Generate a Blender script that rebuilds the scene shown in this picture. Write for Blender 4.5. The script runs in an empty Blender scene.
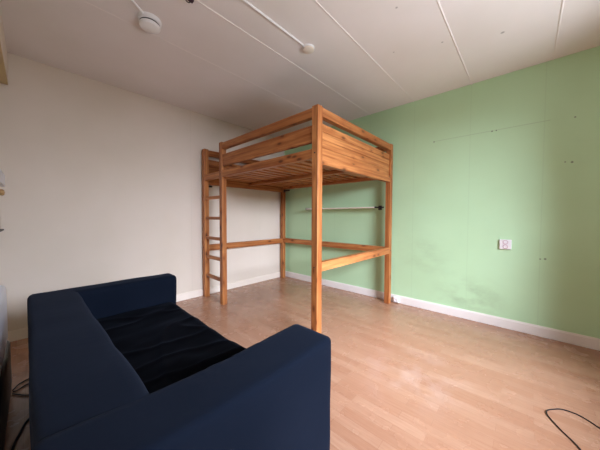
import bpy, bmesh, math, random
from mathutils import Vector, Matrix, noise

random.seed(7)
sc = bpy.context.scene
C = sc.collection

# ------------------------------------------------------------------ camera
S = 1.15
F_PX, YAW, PIT, ROL = 246.27, 0.827, -0.033, 0.003
cam_d = bpy.data.cameras.new('camera')
cam = bpy.data.objects.new('camera', cam_d)
C.objects.link(cam)
fw = Vector((math.sin(YAW)*math.cos(PIT), math.cos(YAW)*math.cos(PIT), math.sin(PIT)))
rt = Vector((math.cos(YAW), -math.sin(YAW), 0))
up = rt.cross(fw)
cr, sr = math.cos(ROL), math.sin(ROL)
rt, up = cr*rt + sr*up, -sr*rt + cr*up
M = Matrix((rt, up, -fw)).transposed().to_4x4()
M.translation = Vector((-2.879*S, -3.006*S, 1.0*S))
cam.matrix_world = M
cam_d.sensor_width = 36.0
cam_d.lens = F_PX/600*36.0
cam_d.clip_start = 0.02
sc.camera = cam

# ------------------------------------------------------------------ world, light, exposure
sc.view_settings.view_transform = 'Standard'
sc.view_settings.look = 'None'
sc.view_settings.gamma = 1.0
sc.view_settings.use_curve_mapping = False
sc.view_settings.exposure = 0.14

w = bpy.data.worlds.new('overcast_sky')
sc.world = w
w.use_nodes = True
bg = w.node_tree.nodes['Background']
bg.inputs['Color'].default_value = (0.85, 0.93, 1.0, 1)
bg.inputs['Strength'].default_value = 0.35

WIN_X0, WIN_X1, WIN_Z0, WIN_Z1 = -2.85, -0.96, 0.70, 2.22
YW = -4.45       # inner face of the window wall
LIGHT_W = 1330.0
ld = bpy.data.lights.new('window_daylight', 'AREA')
ld.shape = 'RECTANGLE'
ld.size = 3.0
ld.size_y = 2.4
ld.energy = LIGHT_W
ld.color = (0.92, 1.0, 1.22)
lo = bpy.data.objects.new('window_daylight', ld)
lo.location = (-2.5, -7.2, 3.0)          # bright sky outside the window
lo.rotation_euler = (Vector((-1.3, -2.0, 1.0)) - Vector(lo.location)).to_track_quat('-Z', 'Y').to_euler()
C.objects.link(lo)
gd = bpy.data.lights.new('ceiling_fill', 'AREA')      # added fill light outside, aimed up through the window to brighten the ceiling
gd.shape = 'RECTANGLE'; gd.size = 3.2; gd.size_y = 2.0; gd.energy = 335.0
gd.color = (0.95, 1.0, 1.12)
go = bpy.data.objects.new('ceiling_fill', gd)
go.location = (-1.9, -6.9, -0.7)
go.rotation_euler = (Vector((-1.4, -3.0, 2.4)) - Vector(go.location)).to_track_quat('-Z', 'Y').to_euler()
C.objects.link(go)

# ------------------------------------------------------------------ node helpers
def lin(r, g, b):
    f = lambda c: (c/255/12.92) if c/255 <= 0.04045 else ((c/255+0.055)/1.055)**2.4
    return (f(r), f(g), f(b), 1.0)

class NT:
    def __init__(s, name, rough=0.6, spec=0.4, color=None):
        s.m = bpy.data.materials.new(name)
        s.m.use_nodes = True
        s.t = s.m.node_tree
        s.b = s.t.nodes['Principled BSDF']
        s.b.inputs['Roughness'].default_value = rough
        s.b.inputs['Specular IOR Level'].default_value = spec
        if color: s.b.inputs['Base Color'].default_value = color
    def n(s, typ, **kw):
        nd = s.t.nodes.new(typ)
        for k, v in kw.items():
            setattr(nd, k, v)
        return nd
    def l(s, a, b): s.t.links.new(a, b)
    def val(s, sock, v):
        if hasattr(v, 'is_linked') or hasattr(v, 'links'): s.l(v, sock)
        else: sock.default_value = v
    def math(s, op, a, b=0.0, clamp=False):
        nd = s.n('ShaderNodeMath', operation=op); nd.use_clamp = clamp
        s.val(nd.inputs[0], a); s.val(nd.inputs[1], b)
        return nd.outputs[0]
    def mix(s, fac, a, b, blend='MIX'):
        nd = s.n('ShaderNodeMix', data_type='RGBA', blend_type=blend)
        s.val(nd.inputs[0], fac); s.val(nd.inputs[6], a); s.val(nd.inputs[7], b)
        return nd.outputs[2]
    def ramp(s, fac, stops):
        nd = s.n('ShaderNodeValToRGB')
        e = nd.color_ramp.elements
        while len(e) < len(stops): e.new(0.5)
        for q, (p, c) in zip(e, stops):
            q.position = p
            q.color = c if not isinstance(c, (int, float)) else (c, c, c, 1)
        s.l(fac, nd.inputs[0])
        return nd.outputs[0]
    def coord(s, out='Object'): return s.n('ShaderNodeTexCoord').outputs[out]
    def mapping(s, vec, scale=(1,1,1), loc=(0,0,0), rot=(0,0,0)):
        nd = s.n('ShaderNodeMapping')
        s.l(vec, nd.inputs[0])
        nd.inputs['Scale'].default_value = scale
        nd.inputs['Location'].default_value = loc
        nd.inputs['Rotation'].default_value = rot
        return nd.outputs[0]
    def noise(s, vec, scale, detail=3, rough=0.5):
        nd = s.n('ShaderNodeTexNoise')
        s.l(vec, nd.inputs['Vector'])
        nd.inputs['Scale'].default_value = scale
        nd.inputs['Detail'].default_value = detail
        nd.inputs['Roughness'].default_value = rough
        return nd.outputs['Fac']
    def bump(s, h, strength=0.2, dist=0.01):
        nd = s.n('ShaderNodeBump')
        nd.inputs['Strength'].default_value = strength
        nd.inputs['Distance'].default_value = dist
        s.l(h, nd.inputs['Height'])
        s.l(nd.outputs[0], s.b.inputs['Normal'])
    def color(s, c): s.l(c, s.b.inputs['Base Color'])
    def sep(s, vec):
        nd = s.n('ShaderNodeSeparateXYZ'); s.l(vec, nd.inputs[0])
        return nd.outputs

def line_mask(N, coord, at, width):
    d = N.math('ABSOLUTE', N.math('SUBTRACT', coord, at))
    return N.math('LESS_THAN', d, width)

def spot_mask(N, vec, at, r, soft=0.35):
    nd = N.n('ShaderNodeVectorMath', operation='DISTANCE')
    N.l(vec, nd.inputs[0]); nd.inputs[1].default_value = at
    return N.math('SUBTRACT', 1.0, N.math('SMOOTH_MIN', 1.0, 1.0)) if False else \
        N.math('MULTIPLY', N.math('SUBTRACT', r*(1+soft), nd.outputs['Value']), 1/(r*2*soft), clamp=True)

# ------------------------------------------------------------------ materials
def mat_plaster(name, col, seams=None, axis=0, rough=0.75, extra=None, seam_k=0.12):
    N = NT(name, rough, 0.25)
    v = N.coord()
    base = N.mix(N.ramp(N.noise(v, 1.3, 4), [(0.35, 0), (0.7, 1)]), col,
                 (col[0]*0.93, col[1]*0.93, col[2]*0.90, 1))
    s = N.sep(v)
    if seams:
        mask = None
        for a in seams:
            m = line_mask(N, s[axis], a, 0.004)
            mask = m if mask is None else N.math('MAXIMUM', mask, m)
        base = N.mix(N.math('MULTIPLY', mask, seam_k), base, (col[0]*0.6, col[1]*0.6, col[2]*0.55, 1))
    if extra: base = extra(N, v, s, base)
    N.color(base)
    N.bump(N.noise(v, 60, 3), 0.08, 0.004)
    return N.m

CREAM = lin(225, 212, 196)
GREEN = lin(194, 228, 184)
WHITE = lin(236, 230, 224)

def green_extra(N, v, s, base):
    dark = (0.03, 0.035, 0.025, 1)
    # screw holes left in the wall
    for (y, z, r) in ((-2.61, 2.06, .012), (-3.165, 2.06, .012), (-3.20, 2.06, .010), (-3.703, 1.659, .009),
                      (-3.746, 1.652, .014), (-3.754, 2.051, .010), (-3.562, .75, .010), (-3.596, .754, .014)):
        base = N.mix(N.math('MULTIPLY', spot_mask(N, v, (0, y, z), r*.62), 0.62), base, dark)
    # pencil line between the holes
    hl = N.math('MULTIPLY', line_mask(N, s[2], 2.065, 0.004),
                N.math('MULTIPLY', N.math('GREATER_THAN', s[1], -3.6), N.math('LESS_THAN', s[1], -2.6)))
    base = N.mix(N.math('MULTIPLY', hl, 0.22), base, (0.2, 0.28, 0.14, 1))
    # grey scuffs low on the wall
    nz = N.ramp(N.noise(N.mapping(v, (1, 1.2, 2.2)), 3.0, 4, 0.6), [(0.42, 0), (0.7, 1)])
    for (y, z, r, k) in ((-3.08, .24, .17, .40), (-2.85, .26, .16, .24), (-2.62, .66, .18, .16), (-2.40, .72, .2, .12)):
        sp = spot_mask(N, v, (0, y, z), r, 0.8)
        base = N.mix(N.math('MULTIPLY', N.math('MULTIPLY', sp, nz), k), base, lin(120, 130, 95))
    return base

M_GREEN = mat_plaster('green_wall_paint', GREEN, [-0.57, -1.17, -1.78, -2.379, -2.973, -3.56], 1, 0.6, green_extra)
M_CREAM = mat_plaster('cream_wall_paint', CREAM, [-0.6, -1.2, -1.8], 0, 0.75)
M_PLAIN = mat_plaster('cream_side_wall_paint', CREAM)
def ceil_extra(N, v, s, base):
    sp = None
    for (x, y, r) in ((-1.55, -2.75, .008), (-0.95, -2.9, .008), (-0.75, -3.28, .012), (-1.1, -2.55, .006)):
        base = N.mix(N.math('MULTIPLY', spot_mask(N, v, (x, y, 2.617), r), 0.55), base, (0.15, 0.12, 0.1, 1))
    return base
M_CEIL = mat_plaster('ceiling_paint', lin(236, 228, 224), None, 0, 0.85, ceil_extra)
M_TRIM = NT('white_gloss_trim', 0.4, 0.4, lin(240, 234, 226)).m
M_STRIP = NT('white_cover_strip', 0.6, 0.3, lin(236, 227, 221)).m
M_CREAMTRIM = NT('cream_gloss_trim', 0.45, 0.4, lin(236, 224, 208)).m

def mat_floor():
    N = NT('beech_laminate', 0.33, 0.42)
    v = N.coord()
    s = N.sep(v)
    cmb = N.n('ShaderNodeCombineXYZ')
    N.l(s[1], cmb.inputs[0]); N.l(s[0], cmb.inputs[1])
    bt = N.n('ShaderNodeTexBrick')
    bt.offset = 0.37; bt.offset_frequency = 2; bt.squash = 1.0
    N.l(cmb.outputs[0], bt.inputs['Vector'])
    bt.inputs['Scale'].default_value = 1.0
    bt.inputs['Brick Width'].default_value = 0.42
    bt.inputs['Row Height'].default_value = 0.066
    bt.inputs['Mortar Size'].default_value = 0.0007
    bt.inputs['Mortar Smooth'].default_value = 0.3
    bt.inputs['Bias'].default_value = 0.0
    bt.inputs['Color1'].default_value = lin(178, 138, 111)
    bt.inputs['Color2'].default_value = lin(165, 121, 94)
    bt.inputs['Mortar'].default_value = lin(146, 106, 82)
    g = N.noise(N.mapping(v, (30, 2.2, 1)), 2.5, 5, 0.6)
    c = N.mix(N.ramp(g, [(0.35, 0), (0.75, 0.45)]), bt.outputs['Color'], lin(144, 97, 71))
    # pale blotchy patch in the middle of the room
    blotch = N.ramp(N.noise(v, 5.0, 4, 0.6), [(0.45, 0), (0.62, 1)])
    sp = spot_mask(N, v, (-1.45, -2.85, 0), 0.28, 0.7)
    c = N.mix(N.math('MULTIPLY', N.math('MULTIPLY', sp, blotch), 0.25), c, lin(200, 176, 166))
    N.color(c)
    N.l(N.ramp(N.noise(v, 7, 4), [(0.3, 0.20), (0.8, 0.34)]), N.b.inputs['Roughness'])
    N.bump(bt.outputs['Fac'], -0.15, 0.001)
    return N.m
M_FLOOR = mat_floor()

def mat_pine(name, axis):
    N = NT(name, 0.42, 0.35)
    v = N.coord()
    oi = N.n('ShaderNodeObjectInfo')
    add = N.n('ShaderNodeVectorMath', operation='ADD')
    N.l(v, add.inputs[0])
    sc_ = N.n('ShaderNodeVectorMath', operation='SCALE')
    sc_.inputs[0].default_value = (7.3, 5.1, 9.7)
    N.l(oi.outputs['Random'], sc_.inputs['Scale'])
    N.l(sc_.outputs[0], add.inputs[1])
    p = add.outputs[0]
    k = [34, 34, 34]; k[axis] = 1.4
    g = N.noise(N.mapping(p, tuple(k)), 1.0, 5, 0.6)
    k2 = [16, 16, 16]; k2[axis] = 0.5
    g2 = N.noise(N.mapping(p, tuple(k2)), 1.0, 2)
    c = N.mix(N.ramp(g, [(0.36, 0), (0.66, 1)]), lin(208, 140, 82), lin(145, 78, 36))
    c = N.mix(N.ramp(g2, [(0.4, 0), (0.75, 0.55)]), c, lin(158, 88, 42))
    # knots
    k3 = [14, 14, 14]; k3[axis] = 5.5
    vo = N.n('ShaderNodeTexVoronoi')
    N.l(N.mapping(p, tuple(k3)), vo.inputs['Vector'])
    vo.inputs['Scale'].default_value = 1.0
    d = vo.outputs['Distance']
    pick = N.math('GREATER_THAN', N.sep(vo.outputs['Color'])[0], 0.40)
    knot = N.math('MULTIPLY', N.ramp(d, [(0.10, 1), (0.24, 0)]), pick)
    halo = N.math('MULTIPLY', N.ramp(d, [(0.15, 0.6), (0.5, 0)]), pick)
    c = N.mix(halo, c, lin(150, 78, 34))
    c = N.mix(N.math('MULTIPLY', knot, 0.75), c, lin(64, 28, 12))
    tint = N.ramp(oi.outputs['Random'], [(0.0, 0.88), (1.0, 1.06)])
    c = N.mix(1.0, c, tint, 'MULTIPLY')
    N.color(c)
    N.bump(g, 0.08, 0.002)
    return N.m
PINE = [mat_pine('pine_grain_' + a, i) for i, a in enumerate('xyz')]

def mat_fabric(name, col, col2):
    N = NT(name, 0.95, 0.05)
    v = N.coord()
    c = N.mix(N.ramp(N.noise(v, 3.2, 4), [(0.3, 0), (0.75, 1)]), col, col2)
    N.color(c)
    N.b.inputs['Sheen Weight'].default_value = 0.04
    N.b.inputs['Sheen Roughness'].default_value = 0.5
    N.b.inputs['Sheen Tint'].default_value = (0.45, 0.55, 0.8, 1)
    h = N.math('ADD', N.math('MULTIPLY', N.noise(v, 500, 2), 0.15), N.noise(N.mapping(v, (3, 9, 6)), 3, 3))
    N.bump(h, 0.22, 0.006)
    return N.m
M_NAVY = mat_fabric('navy_cotton', (0.0038, 0.0063, 0.0125, 1), (0.0054, 0.0084, 0.0160, 1))
M_BLACK_CLOTH = mat_fabric('black_cotton', (0.0018, 0.0019, 0.0026, 1), (0.0025, 0.0026, 0.0036, 1))
M_BLACKMETAL = NT('black_metal', 0.4, 0.5, (0.012, 0.012, 0.013, 1)).m
M_HOLE = NT('dark_hole', 0.8, 0.2, (0.01, 0.01, 0.01, 1)).m
M_PLASTIC = NT('white_plastic', 0.35, 0.45, lin(240, 238, 236)).m
M_GREYPLASTIC = NT('grey_plastic', 0.5, 0.4, lin(84, 82, 84)).m
M_SOCKET = NT('socket_recess', 0.5, 0.4, lin(196, 146, 156)).m
M_CABLE = NT('black_cable', 0.45, 0.4, (0.012, 0.010, 0.012, 1)).m
M_SHELF = NT('white_shelf_board', 0.5, 0.35, lin(238, 230, 214)).m
M_BLACKPLASTIC = NT('black_plastic', 0.45, 0.4, (0.01, 0.01, 0.011, 1)).m
M_WHITECASE = NT('white_case', 0.35, 0.45, lin(225, 228, 236)).m
M_BROWN = NT('brown_wood_board', 0.5, 0.3, lin(196, 172, 126)).m
M_KNOB = NT('turned_wood_knob', 0.4, 0.4, lin(176, 140, 96)).m
M_PURPLE = NT('dark_terminal_block', 0.5, 0.4, lin(60, 34, 48)).m

def mat_glass():
    m = bpy.data.materials.new('window_glass'); m.use_nodes = True
    t = m.node_tree; t.nodes.clear()
    o = t.nodes.new('ShaderNodeOutputMaterial'); mx = t.nodes.new('ShaderNodeMixShader')
    a = t.nodes.new('ShaderNodeBsdfTransparent'); g = t.nodes.new('ShaderNodeBsdfGlossy')
    g.inputs['Roughness'].default_value = 0.02; mx.inputs[0].default_value = 0.06
    t.links.new(a.outputs[0], mx.inputs[1]); t.links.new(g.outputs[0], mx.inputs[2])
    t.links.new(mx.outputs[0], o.inputs[0])
    return m
M_GLASS = mat_glass()

# ------------------------------------------------------------------ mesh helpers
def box(bm, x0, x1, y0, y1, z0, z1, bev=0.0, seg=2):
    r = bmesh.ops.create_cube(bm, size=1.0)
    vs = r['verts']
    bmesh.ops.scale(bm, vec=(x1-x0, y1-y0, z1-z0), verts=vs)
    bmesh.ops.translate(bm, vec=((x0+x1)/2, (y0+y1)/2, (z0+z1)/2), verts=vs)
    if bev > 0:
        es = list({e for v in vs for e in v.link_edges})
        bmesh.ops.bevel(bm, geom=es, offset=bev, segments=seg, affect='EDGES', profile=0.5)
    return bm

def lathe(bm, prof, centre, axis='Z', seg=40):
    """prof: (r, h) pairs; spun about the axis through centre."""
    c = Vector(centre)
    def P(r, h, a):
        x, y = r*math.cos(a), r*math.sin(a)
        return c + {'Z': Vector((x, y, h)), 'X': Vector((h, x, y)), 'Y': Vector((x, h, y))}[axis]
    rings = []
    for r, h in prof:
        if r < 1e-6: rings.append([bm.verts.new(P(0, h, 0))])
        else: rings.append([bm.verts.new(P(r, h, 2*math.pi*i/seg)) for i in range(seg)])
    for A, B in zip(rings, rings[1:]):
        for i in range(seg):
            j = (i+1) % seg
            if len(A) == 1 and len(B) == 1: continue
            if len(A) == 1: bm.faces.new((A[0], B[i], B[j]))
            elif len(B) == 1: bm.faces.new((A[i], A[j], B[0]))
            else: bm.faces.new((A[i], A[j], B[j], B[i]))
    bmesh.ops.recalc_face_normals(bm, faces=bm.faces)
    return bm

def tube(bm, pts, r, seg=10):
    pts = [Vector(p) for p in pts]
    n = len(pts); rings = []
    for i, p in enumerate(pts):
        t = (pts[min(i+1, n-1)] - pts[max(i-1, 0)]).normalized()
        u = t.cross(Vector((0, 0, 1)))
        if u.length < 1e-3: u = t.cross(Vector((1, 0, 0)))
        u.normalize(); v = u.cross(t)
        rings.append([bm.verts.new(p + r*(math.cos(a)*u + math.sin(a)*v)) for a in (2*math.pi*k/seg for k in range(seg))])
    for A, B in zip(rings, rings[1:]):
        for i in range(seg):
            bm.faces.new((A[i], A[(i+1) % seg], B[(i+1) % seg], B[i]))
    bm.faces.new(rings[0][::-1]); bm.faces.new(rings[-1])
    bmesh.ops.recalc_face_normals(bm, faces=bm.faces)
    return bm

def smooth_path(pts, n=12):
    P = [Vector(p) for p in pts]
    P = [2*P[0]-P[1]] + P + [2*P[-1]-P[-2]]
    out = []
    for i in range(1, len(P)-2):
        for k in range(n):
            t = k/n
            a, b, c, d = P[i-1], P[i], P[i+1], P[i+2]
            out.append(0.5*((2*b)+(c-a)*t+(2*a-5*b+4*c-d)*t*t+(3*b-a-3*c+d)*t**3))
    out.append(P[-2])
    return out

def obj(name, bm, mat, parent=None, origin=(0, 0, 0), smooth=False):
    """bm is in world coordinates; origin is the world place of the object's own origin."""
    o3 = Vector(origin)
    bmesh.ops.translate(bm, vec=-o3, verts=bm.verts)
    me = bpy.data.meshes.new(name); bm.to_mesh(me); bm.free()
    me.materials.append(mat)
    if smooth:
        for p in me.polygons: p.use_smooth = True
        try: me.set_sharp_from_angle(angle=math.radians(smooth if smooth is not True else 40))
        except Exception: pass
    o = bpy.data.objects.new(name, me); C.objects.link(o)
    if parent:
        o.parent = parent
        o.location = o3 - world_loc(parent)
    else: o.location = o3
    return o

def world_loc(o):
    l = Vector(o.location)
    while o.parent:
        o = o.parent; l += Vector(o.location)
    return l

def thing(name, label, cat, loc, group=None):
    o = bpy.data.objects.new(name, None); C.objects.link(o)
    o.location = loc; o.empty_display_size = 0.1
    return tag(o, label, cat, group)
def tag(o, label, cat, group=None):
    o['label'] = label; o['category'] = cat
    if group: o['group'] = group
    return o
def struct(name, bm, mat, parent=None, **k):
    o = obj(name, bm, mat, parent, **k)
    if not parent: o['kind'] = 'structure'
    return o
def copy_part(o, offset):
    c = o.copy(); C.objects.link(c)
    c.parent = o.parent
    c.location = Vector(o.location) + Vector(offset)
    return c
def B(*a, **k): return box(bmesh.new(), *a, **k)

# ------------------------------------------------------------------ the room
H = 2.617
XL = -3.64
struct('floor', B(XL-.1, .1, YW-.3, .1, -.1, 0), M_FLOOR)
struct('ceiling', B(XL-.1, .1, YW-.3, .1, H, H+.1), M_CEIL)
struct('wall_back', B(XL-.1, .1, 0, .1, 0, H), M_CREAM)
struct('wall_right', B(0, .1, YW-.3, 0, 0, H), M_GREEN)
struct('wall_left', B(XL-.1, XL, YW-.3, 0, 0, H), M_PLAIN)
bm = bmesh.new()
box(bm, XL, WIN_X0, YW-.3, YW, 0, H)
box(bm, WIN_X1, 0, YW-.3, YW, 0, H)
box(bm, WIN_X0, WIN_X1, YW-.3, YW, 0, WIN_Z0)
box(bm, WIN_X0, WIN_X1, YW-.3, YW, WIN_Z1, H)
struct('wall_front', bm, M_PLAIN)
# window behind the camera
bm = bmesh.new()
for a, b in ((WIN_X0, WIN_X0+.05), (WIN_X1-.05, WIN_X1), ((WIN_X0+WIN_X1)/2-.025, (WIN_X0+WIN_X1)/2+.025)):
    box(bm, a, b, YW-.24, YW-.18, WIN_Z0, WIN_Z1)
for a, b in ((WIN_Z0, WIN_Z0+.05), (WIN_Z1-.05, WIN_Z1)):
    box(bm, WIN_X0, WIN_X1, YW-.24, YW-.18, a, b)
win = struct('window_1', bm, M_TRIM)
obj('pane', B(WIN_X0+.05, WIN_X1-.05, YW-.215, YW-.209, WIN_Z0+.05, WIN_Z1-.05), M_GLASS, win)

# baseboards
bm = bmesh.new()
box(bm, XL, 0, -.016, 0, 0, .088, .002)
box(bm, XL, 0, -.010, 0, .086, .097, .002)
struct('baseboard_back', bm, M_CREAMTRIM)
bm = bmesh.new()
box(bm, -.016, 0, YW, -.016, 0, .092, .003)
box(bm, -.010, 0, YW, -.016, .09, .102, .002)
struct('baseboard_right', bm, M_TRIM)
# dark expansion gap under the right baseboard
# cover strips over the ceiling panel joints
for i, y in enumerate((-1.200, -1.772, -2.365, -2.976, -3.602)):
    bm = bmesh.new()
    r = .0075 if i else .005
    lathe(bm, [(0, XL), (r, XL), (r, 0), (0, 0)], (0, y, H+.003), 'X', 14)
    struct('trim_%d' % (i+1), bm, M_STRIP, smooth=True)

# ------------------------------------------------------------------ loft bed
X0, X1, Y0, YL, Y1, PH = -1.627, -.107, -2.107, -.545, -.074, 2.103
W = .0335
bed = thing('loft_bed', 'tall orange pine loft bed with built-in ladder in the corner by the green wall', 'bed', (X0, Y0, 0))
def post(x, y, name='post', h=PH):
    return obj(name, B(x-W, x+W, y-W, y+W, 0, h, bev=.004), PINE[2], bed, (x, y, 0))
for x, y in ((X0, Y0), (X1, Y0), (X0, Y1), (X1, Y1)):
    post(x, y)
post(X0, YL, 'post')
T = .028   # half thickness of rails
def rail_x(name, y, z0, z1, t=T, xa=X0+W, xb=X1-W, par=None):
    return obj(name, B(xa, xb, y-t, y+t, z0, z1, bev=.004), PINE[0], par or bed, ((xa+xb)/2, y, z0))
def rail_y(name, x, z0, z1, ya=Y0+W, yb=Y1-W, t=T):
    return obj(name, B(x-t, x+t, ya, yb, z0, z1, bev=.004), PINE[1], bed, (x, (ya+yb)/2, z0))
for y, s in ((Y0, -1), (Y1, 1)):
    rail_x('top_rail', y+s*.003, 2.018, 2.096)
    # end panel: four tongue and groove boards
    bm = bmesh.new()
    z = 1.688
    for k in range(4):
        box(bm, X0+W, X1-W, y+s*.004-.012, y+s*.004+.012, z, z+.0692, .006)
        z += .070
    obj('end_panel', bm, PINE[0], bed, (X0, y, 1.688))
    rail_x('end_rail', y+s*.003, 1.607, 1.687)
rail_x('lower_rail', Y0-.003, .668, .750)
rail_x('lower_rail', Y1, .660, .745)
rail_y('lower_rail', X1, .670, .752)
rail_y('top_rail', X0-.003, 2.012, 2.090, Y0+W, YL-W)
rail_y('top_rail', X1, 2.025, 2.096)
rail_y('guard_board', X0-.010, 1.795, 1.945, Y0+W, YL-W, .014)
rail_y('side_rail', X0-.003, 1.660, 1.740, Y0+W, YL-W)
rail_y('side_rail', X0, 1.660, 1.740, YL+W, Y1-W)
rail_y('side_rail', X1, 1.660, 1.740)
rail_y('slat_beam', (X0+X1)/2-.02, 1.655, 1.700, Y0+T, Y1-T, .022)
# slats lie on the beam and on ledgers inside the side rails
ny = 15
step = (Y1-Y0-2*T-.09)/(ny-1)
s0 = obj('slat', B(X0+T, X1-T, Y0+T+.010, Y0+T+.082, 1.702, 1.722, bev=.003), PINE[0], bed, ((X0+X1)/2, Y0+T+.045, 1.702))
for k in range(1, ny):
    copy_part(s0, (0, k*step, 0))
# ladder rungs
def rung(z):
    return obj('rung', B(X0-.022, X0+.022, YL+W, Y1-W, z-.02, z+.02, bev=.004), PINE[1], bed, (X0, (YL+Y1)/2, z))
r0 = rung(1.408)
for z in (1.128, .852, .582, .312):
    copy_part(r0, (0, 0, z-1.408))
# bolts
b0 = obj('bolt', lathe(bmesh.new(), [(0, -.004), (.006, -.004), (.006, 0), (0, 0)], (X1, Y0-W, 1.647), 'Y', 16), M_BLACKMETAL, bed, (X1, Y0-W, 1.647))
for dz in (-.94,):
    copy_part(b0, (0, 0, dz))
b1 = obj('bolt', lathe(bmesh.new(), [(0, -.004), (.006, -.004), (.006, 0), (0, 0)], (X0-W, Y0, 1.70), 'X', 16), M_BLACKMETAL, bed, (X0-W, Y0, 1.70))
for dy, dz in ((0, -.99), (YL-Y0, 0), (YL-Y0, -.99), (Y1-Y0, -.99)):
    copy_part(b1, (0, dy, dz))
# black steel corner brackets under the frame
def bracket(name, x, y, z, dy, dx=0):
    bm = bmesh.new()
    if dy:
        a, b = sorted((y, y+dy)); box(bm, x-.012, x+.012, a, b, z-.012, z+.012, .002)
        box(bm, x-.02, x+.02, y-.003, y+.003, z-.03, z+.03, .001)
    else:
        a, b = sorted((x, x+dx)); box(bm, a, b, y-.012, y+.012, z-.012, z+.012, .002)
        box(bm, x-.003, x+.003, y-.02, y+.02, z-.03, z+.03, .001)
    o = obj(name, bm, M_BLACKMETAL, bed, (x, y, z)); o['label'] = 'black steel bracket'
bracket('bracket', X1, Y1-W-.003, 1.636, -.13)
bracket('bracket', X0+W+.003, Y1, 1.585, 0, .06)

# ------------------------------------------------------------------ shelf on the green wall
sh = thing('wall_shelf', 'narrow pale wall shelf on the green wall beneath the loft bed', 'shelf', (0, -1.25, 1.28))
obj('board', B(-.155, 0, -1.925, -.69, 1.276, 1.292, bev=.003), M_SHELF, sh, (0, -1.25, 1.28))
bm = bmesh.new()
box(bm, -.150, -.135, -2.055, -1.926, 1.272, 1.290, .002)
box(bm, -.150, -.004, -1.940, -1.926, 1.272, 1.294, .001)
box(bm, -.006, 0, -1.965, -1.915, 1.25, 1.31, .001)
o = obj('bracket', bm, M_BLACKMETAL, sh, (0, -1.87, 1.28)); o['label'] = 'black metal bracket'
bm = bmesh.new()
box(bm, -.157, 0, -.69, -.684, 1.268, 1.302, .002)
obj('end_cap', bm, M_GREYPLASTIC, sh, (0, -.69, 1.28))

# ------------------------------------------------------------------ sofa
SX0, SX1, SY0, SY1, SH = -3.345, -2.464, -2.868, -1.050, .638
sofa = thing('sofa', 'low dark navy fabric two-seat sofa with wrinkled black seat in the foreground', 'sofa', (-2.9, -1.96, 0))
def soft_box(x0, x1, y0, y1, z0, z1, r, cut=.045, amp=.004, freq=5.0, seed=0, sag=None):
    """A bevelled, finely divided box whose faces swell and dimple a little, like stretched cloth."""
    bm = bmesh.new()
    dims = (x1-x0, y1-y0, z1-z0)
    n = [max(2, int(round(d/cut))) for d in dims]
    vs = {}
    def V(i, j, k):
        key = (i, j, k)
        if key not in vs:
            p = [x0+dims[0]*i/n[0], y0+dims[1]*j/n[1], z0+dims[2]*k/n[2]]
            q = Vector(p)
            # round the edges: clamp to the inner box, push out by r
            c = Vector((min(max(p[0], x0+r), x1-r), min(max(p[1], y0+r), y1-r), min(max(p[2], z0+r), z1-r)))
            d = q-c
            if d.length > 1e-6 and max(abs(d.x), abs(d.y), abs(d.z)) > r*.999 - 1e-6:
                q = c + d.normalized()*r
            nn = (q-c).normalized() if (q-c).length > 1e-6 else Vector((0, 0, 0))
            q = q + nn*amp*noise.noise(Vector((q.x*freq+seed, q.y*freq, q.z*freq)))
            if sag: q = sag(q)
            vs[key] = bm.verts.new(q)
        return vs[key]
    # non-uniform spacing is avoided: the grid is fine enough for the rounding
    for a in range(3):
        b, c = (a+1) % 3, (a+2) % 3
        for side in (0, n[a]):
            for u in range(n[b]):
                for v in range(n[c]):
                    idx = []
                    for du, dv in ((0, 0), (1, 0), (1, 1), (0, 1)):
                        t = [0, 0, 0]; t[a] = side; t[b] = u+du; t[c] = v+dv
                        idx.append(V(*t))
                    if side == 0: idx.reverse()
                    bm.faces.new(idx)
    return bm
AW = .175
NW = .215
def near_sag(q):
    # pulled creases along the inner edge and the middle of the arm
    k = max(0, 1-abs(q.y-(SY0+NW-.03))/.09)*max(0, 1-abs(q.x+2.86)/.28)
    if q.z > .4:
        q.z += .011*k*noise.noise(Vector((q.x*24+q.y*16, q.y*3, .7)))
        q.z -= .012*math.sin(math.pi*min(max((q.x-SX0)/(SX1-SX0), 0), 1))
    return q
obj('armrest', soft_box(SX0+.022, SX1, SY0, SY0+NW, .05, SH+.010, .02, .020, .005, 4, 1, near_sag), M_NAVY, sofa, (-2.9, SY0+AW/2, .05), smooth=180)
obj('armrest', soft_box(SX0+.02, SX1, SY1-AW, SY1, .05, SH, .032, .016, .005, 4, 2), M_NAVY, sofa, (-2.9, SY1-AW/2, .05), smooth=180)
def back_sag(q):
    # the back cushion leans and swells towards the seat
    q.x += .026*(SY1-q.y)/(SY1-SY0)
    if q.x > -3.2 and q.z > .4:
        q.x += .006*noise.noise(Vector((3.1, q.y*5, q.z*2)))
    return q
obj('backrest', soft_box(SX0, SX0+.240, SY0+.004, SY1-.004, .05, SH, .030, .024, .006, 4, 3, back_sag), M_NAVY, sofa, (SX0+.11, -1.96, .05), smooth=180)
obj('base', soft_box(SX0+.2, SX1-.012, SY0+AW-.01, SY1-AW+.01, .05, .30, .02, .03, .003, 4, 5), M_NAVY, sofa, (-2.9, -1.96, .05), smooth=180)
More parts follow.
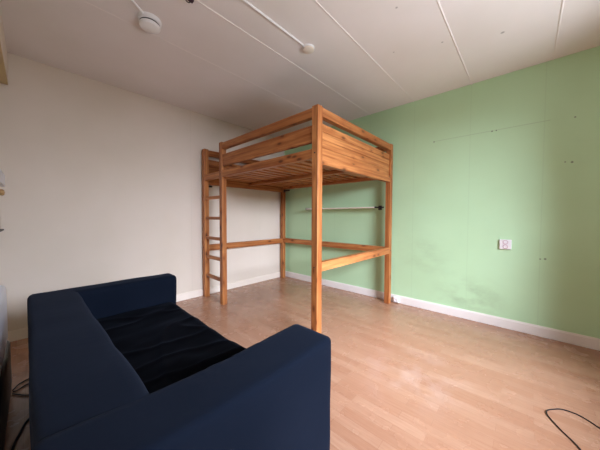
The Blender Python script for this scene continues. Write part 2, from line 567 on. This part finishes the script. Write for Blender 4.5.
# seat: thick cushion under a loose crumpled cloth
def seat_mesh():
    bm = bmesh.new()
    xa, xb, ya, yb = SX0+.215, SX1-.020, SY0+NW-.004, SY1-AW+.004
    nx, nyy = 64, 110
    rows = []
    for i in range(nx+1):
        u = i/nx
        row = []
        for j in range(nyy+1):
            v = j/nyy
            # run over the top, then fold down over the front edge
            L = (xb-xa) + .24
            s = u*L
            r = .05
            if s < (xb-xa)-r: x, z = xa+s, .418
            else:
                a = min((s-((xb-xa)-r))/r, math.pi/2)
                x = xb-r+r*math.sin(a); z = .418-r+r*math.cos(a)
                rest = s-((xb-xa)-r)-r*math.pi/2
                if rest > 0: z -= rest
            y = ya+(yb-ya)*v
            mid = math.sin(math.pi*min(max(v, 0), 1))
            front = 1.0 if s < (xb-xa)-r else .35
            p1 = Vector((x*2.2+y*1.2, y*2.6-x*1.6, 1.7))
            f = .018*noise.noise(p1) + .012*noise.noise(p1*2.7+Vector((5, 1, 0)))
            # ridged folds
            q = Vector((x*3.2-y*1.0, y*.9+x*1.2, 4.2))
            ridge = (1-abs(noise.noise(q))*2.2)
            f += .013*max(ridge, 0)**3
            q = Vector((x*1.2+y*4.2, y*1.0-x*1.5, 9.2))
            ridge = (1-abs(noise.noise(q))*2.2)
            f += .010*max(ridge, 0)**4
            z += f*front*(.25+.75*min(1, mid*3)) - .018*mid
            x += .008*noise.noise(Vector((y*5, z*5, 3)))*(1 if front < 1 else 0)
            row.append(bm.verts.new((x, y, z)))
        rows.append(row)
    for A, Bq in zip(rows, rows[1:]):
        for j in range(nyy):
            bm.faces.new((A[j], Bq[j], Bq[j+1], A[j+1]))
    bmesh.ops.solidify(bm, geom=bm.faces[:], thickness=.02)
    bmesh.ops.recalc_face_normals(bm, faces=bm.faces)
    return bm
o = obj('seat_cushion', seat_mesh(), M_BLACK_CLOTH, sofa, (-2.8, -1.96, .418), smooth=180)
o['label'] = 'wrinkled black seat cover'
l0 = obj('leg', B(SX0+.05, SX0+.10, SY0+.05, SY0+.10, 0, .06, bev=.004), M_BLACKMETAL, sofa, (SX0+.075, SY0+.075, 0))
for dx, dy in ((SX1-SX0-.15, 0), (0, SY1-SY0-.15), (SX1-SX0-.15, SY1-SY0-.15)):
    copy_part(l0, (dx, dy, 0))

# ------------------------------------------------------------------ ceiling fittings
dx, dy = -2.684, -1.350
sd = thing('smoke_detector', 'round white smoke detector at the end of the left ceiling conduit', 'smoke detector', (dx, dy, H))
obj('base', lathe(bmesh.new(), [(0, 0), (.077, 0), (.077, -.012), (.074, -.026), (.068, -.030), (0, -.030)], (dx, dy, H)), M_PLASTIC, sd, (dx, dy, H), smooth=True)
obj('vent_ring', lathe(bmesh.new(), [(0, -.029), (.0655, -.029), (.0655, -.042), (0, -.042)], (dx, dy, H)), M_GREYPLASTIC, sd, (dx, dy, H), smooth=True)
obj('cap', lathe(bmesh.new(), [(0, -.041), (.068, -.041), (.070, -.047), (.064, -.060), (.050, -.066), (0, -.068)], (dx, dy, H)), M_PLASTIC, sd, (dx, dy, H), smooth=True)
jx, jy = -1.655, -2.024
jb = thing('junction_box', 'round white junction box at the end of the right ceiling conduit', 'junction box', (jx, jy, H))
obj('base', lathe(bmesh.new(), [(0, 0), (.054, 0), (.054, -.014), (0, -.014)], (jx, jy, H)), M_PLASTIC, jb, (jx, jy, H), smooth=True)
obj('lid', lathe(bmesh.new(), [(0, -.013), (.050, -.013), (.050, -.021), (.046, -.024), (0, -.024)], (jx, jy, H)), M_CREAMTRIM, jb, (jx, jy, H), smooth=True)
def conduit(a, b, label):
    o = obj('conduit', tube(bmesh.new(), [a, b], .008, 12), M_PLASTIC, None, a, smooth=True)
    tag(o, label, 'conduit', 'conduits on the ceiling')
conduit((-3.37, -1.90, H-.008), (-2.738, -1.393, H-.008), 'thin white conduit on the ceiling leading to the smoke detector')
conduit((-3.35, -2.012, H-.008), (-1.712, -2.024, H-.008), 'long thin white conduit on the ceiling leading to the junction box')
hk = thing('ceiling_hook', 'small dark lamp hook with wire connector at the top of the ceiling view', 'hook', (-2.580, -1.765, H))
obj('plate', lathe(bmesh.new(), [(0, 0), (.016, 0), (.016, -.005), (0, -.005)], (-2.580, -1.765, H), seg=20), M_GREYPLASTIC, hk, (-2.580, -1.765, H))
pts = [(-2.580+.018*math.sin(a), -1.765, H-.026-.018*math.cos(a)*-1) for a in [k*math.pi*1.5/14 for k in range(15)]]
obj('hook', tube(bmesh.new(), [(-2.580, -1.765, H)] + pts, .003, 8), M_BLACKMETAL, hk, (-2.580, -1.765, H), smooth=True)
obj('connector', B(-2.573, -2.543, -1.78, -1.752, H-.026, H-.001, bev=.003), M_PURPLE, hk, (-2.558, -1.765, H))

# ------------------------------------------------------------------ sockets
def socket_face(root, y, z, x, mk):
    obj('socket', lathe(bmesh.new(), [(.0205, 0), (.0205, -.004), (.018, -.004), (.017, .004), (0, .004)][::1], (x, y, z), 'X', 28), M_SOCKET if mk else M_PLASTIC, root, (x, y, z), smooth=True)
    for s in (-1, 1):
        obj('pin_hole', lathe(bmesh.new(), [(0, .0025), (.0035, .0025), (.0035, .0045), (0, .0045)], (x, y+s*.0095, z), 'X', 12), M_HOLE, root, (x, y+s*.0095, z))
ws = thing('wall_socket', 'square white double wall socket midway up the green wall', 'socket', (0, -3.300, .873))
obj('back_box', B(-.018, 0, -3.350, -3.254, .823, .923, bev=.004), M_PLASTIC, ws, (0, -3.3, .873))
for z in (.850, .896):
    socket_face(ws, -3.302, z, -.0185, True)
fs = thing('wall_socket', 'low white round-faced socket on the baseboard beside the loft bed post', 'socket', (0, -2.225, .045))
obj('back_box', B(-.050, -.0165, -2.232, -2.158, .008, .082, bev=.010), M_PLASTIC, fs, (-.0165, -2.195, .045))
for y in (-2.195,):
    socket_face(fs, y, .045, -.0505, False)

# ------------------------------------------------------------------ cables
def cable(pts, r, label, group=None):
    o = obj('cable', tube(bmesh.new(), smooth_path(pts), r, 8), M_CABLE, None, pts[0], smooth=True)
    tag(o, label, 'cable', group)
    return o
cable([(-1.75, -3.70, .004), (-1.60, -3.69, .004), (-1.499, -3.68, .004), (-1.40, -3.62, .004), (-1.335, -3.585, .004), (-1.300, -3.572, .004),
       (-1.262, -3.575, .004), (-1.225, -3.602, .004), (-1.19, -3.641, .004), (-1.185, -3.70, .004), (-1.21, -3.745, .004), (-1.242, -3.779, .004), (-1.30, -3.86, .004), (-1.36, -3.98, .004)],
      .0032, 'black cable looped on the laminate floor at the lower right')
cable([(-3.422, -1.000, .006), (-3.40, -.945, .006), (-3.355, -.908, .006), (-3.31, -.895, .006), (-3.25, -.93, .006)], .0038, 'black cable by the sofa, farthest of the four left of it', 'cables on the floor left of the sofa')
cable([(-3.422, -1.022, .006), (-3.40, -1.02, .006), (-3.355, -.985, .006), (-3.29, -1.04, .006)], .0038, 'black cable by the sofa, second farthest of the four left of it', 'cables on the floor left of the sofa')
cable([(-3.422, -1.048, .006), (-3.40, -1.08, .006), (-3.355, -1.137, .006), (-3.28, -1.18, .006)], .0038, 'black cable by the sofa, third farthest of the four left of it', 'cables on the floor left of the sofa')
cable([(-3.408, -1.95, .008), (-3.405, -1.80, .008), (-3.400, -1.622, .008), (-3.38, -1.52, .006), (-3.355, -1.43, .006), (-3.29, -1.34, .006)], .006, 'black cable by the sofa, nearest of the four left of it', 'cables on the floor left of the sofa')

# ------------------------------------------------------------------ things at the left wall
wb = thing('pelmet_box', 'brown wooden box rail under the ceiling along the left wall', 'pelmet', (-3.53, -1.2, 2.33))
obj('underside_board', B(XL, -3.432, -2.4, -.0, 2.325, 2.345, bev=.002), M_BROWN, wb, (-3.53, -1.2, 2.33))
obj('front_board', B(-3.446, -3.430, -2.4, -.0, 2.345, H, bev=.002), M_CREAMTRIM, wb, (-3.44, -1.2, 2.345))
cs = thing('storage_case', 'white-topped black case on the floor between left wall and sofa', 'case', (-3.53, -1.4, 0))
obj('body', soft_box(XL+.005, -3.428, -2.05, -.90, 0, .33, .03, .03, .002, 4, 8), M_BLACKPLASTIC, cs, (-3.53, -1.4, 0), smooth=180)
obj('lid', soft_box(XL+.005, -3.438, -2.05, -.905, .315, .70, .03, .03, .002, 4, 9), M_WHITECASE, cs, (-3.53, -1.4, .345), smooth=180)
cb = thing('wall_cupboard', 'narrow white wall cupboard with round wooden knob at the left edge', 'cupboard', (-3.54, -.65, 1.2))
obj('body', B(XL, -3.448, -1.25, -.45, 1.377, 1.468, bev=.003), M_WHITECASE, cb, (-3.54, -.65, 1.45))
obj('back_board', B(XL, -3.478, -1.25, -.45, 1.05, 1.377, bev=.003), M_PLAIN, cb, (-3.54, -.65, 1.05))
obj('knob', lathe(bmesh.new(), [(0, 0), (.010, 0), (.009, .012), (.020, .020), (.023, .030), (.018, .040), (0, .044)], (-3.478, -.80, 1.312), 'X', 24), M_KNOB, cb, (-3.49, -.80, 1.312), smooth=True)
o = obj('shelf_edge', B(XL, -3.462, -1.25, -.45, 1.038, 1.050, bev=.002), M_BLACKPLASTIC, cb, (-3.54, -.65, 1.04))
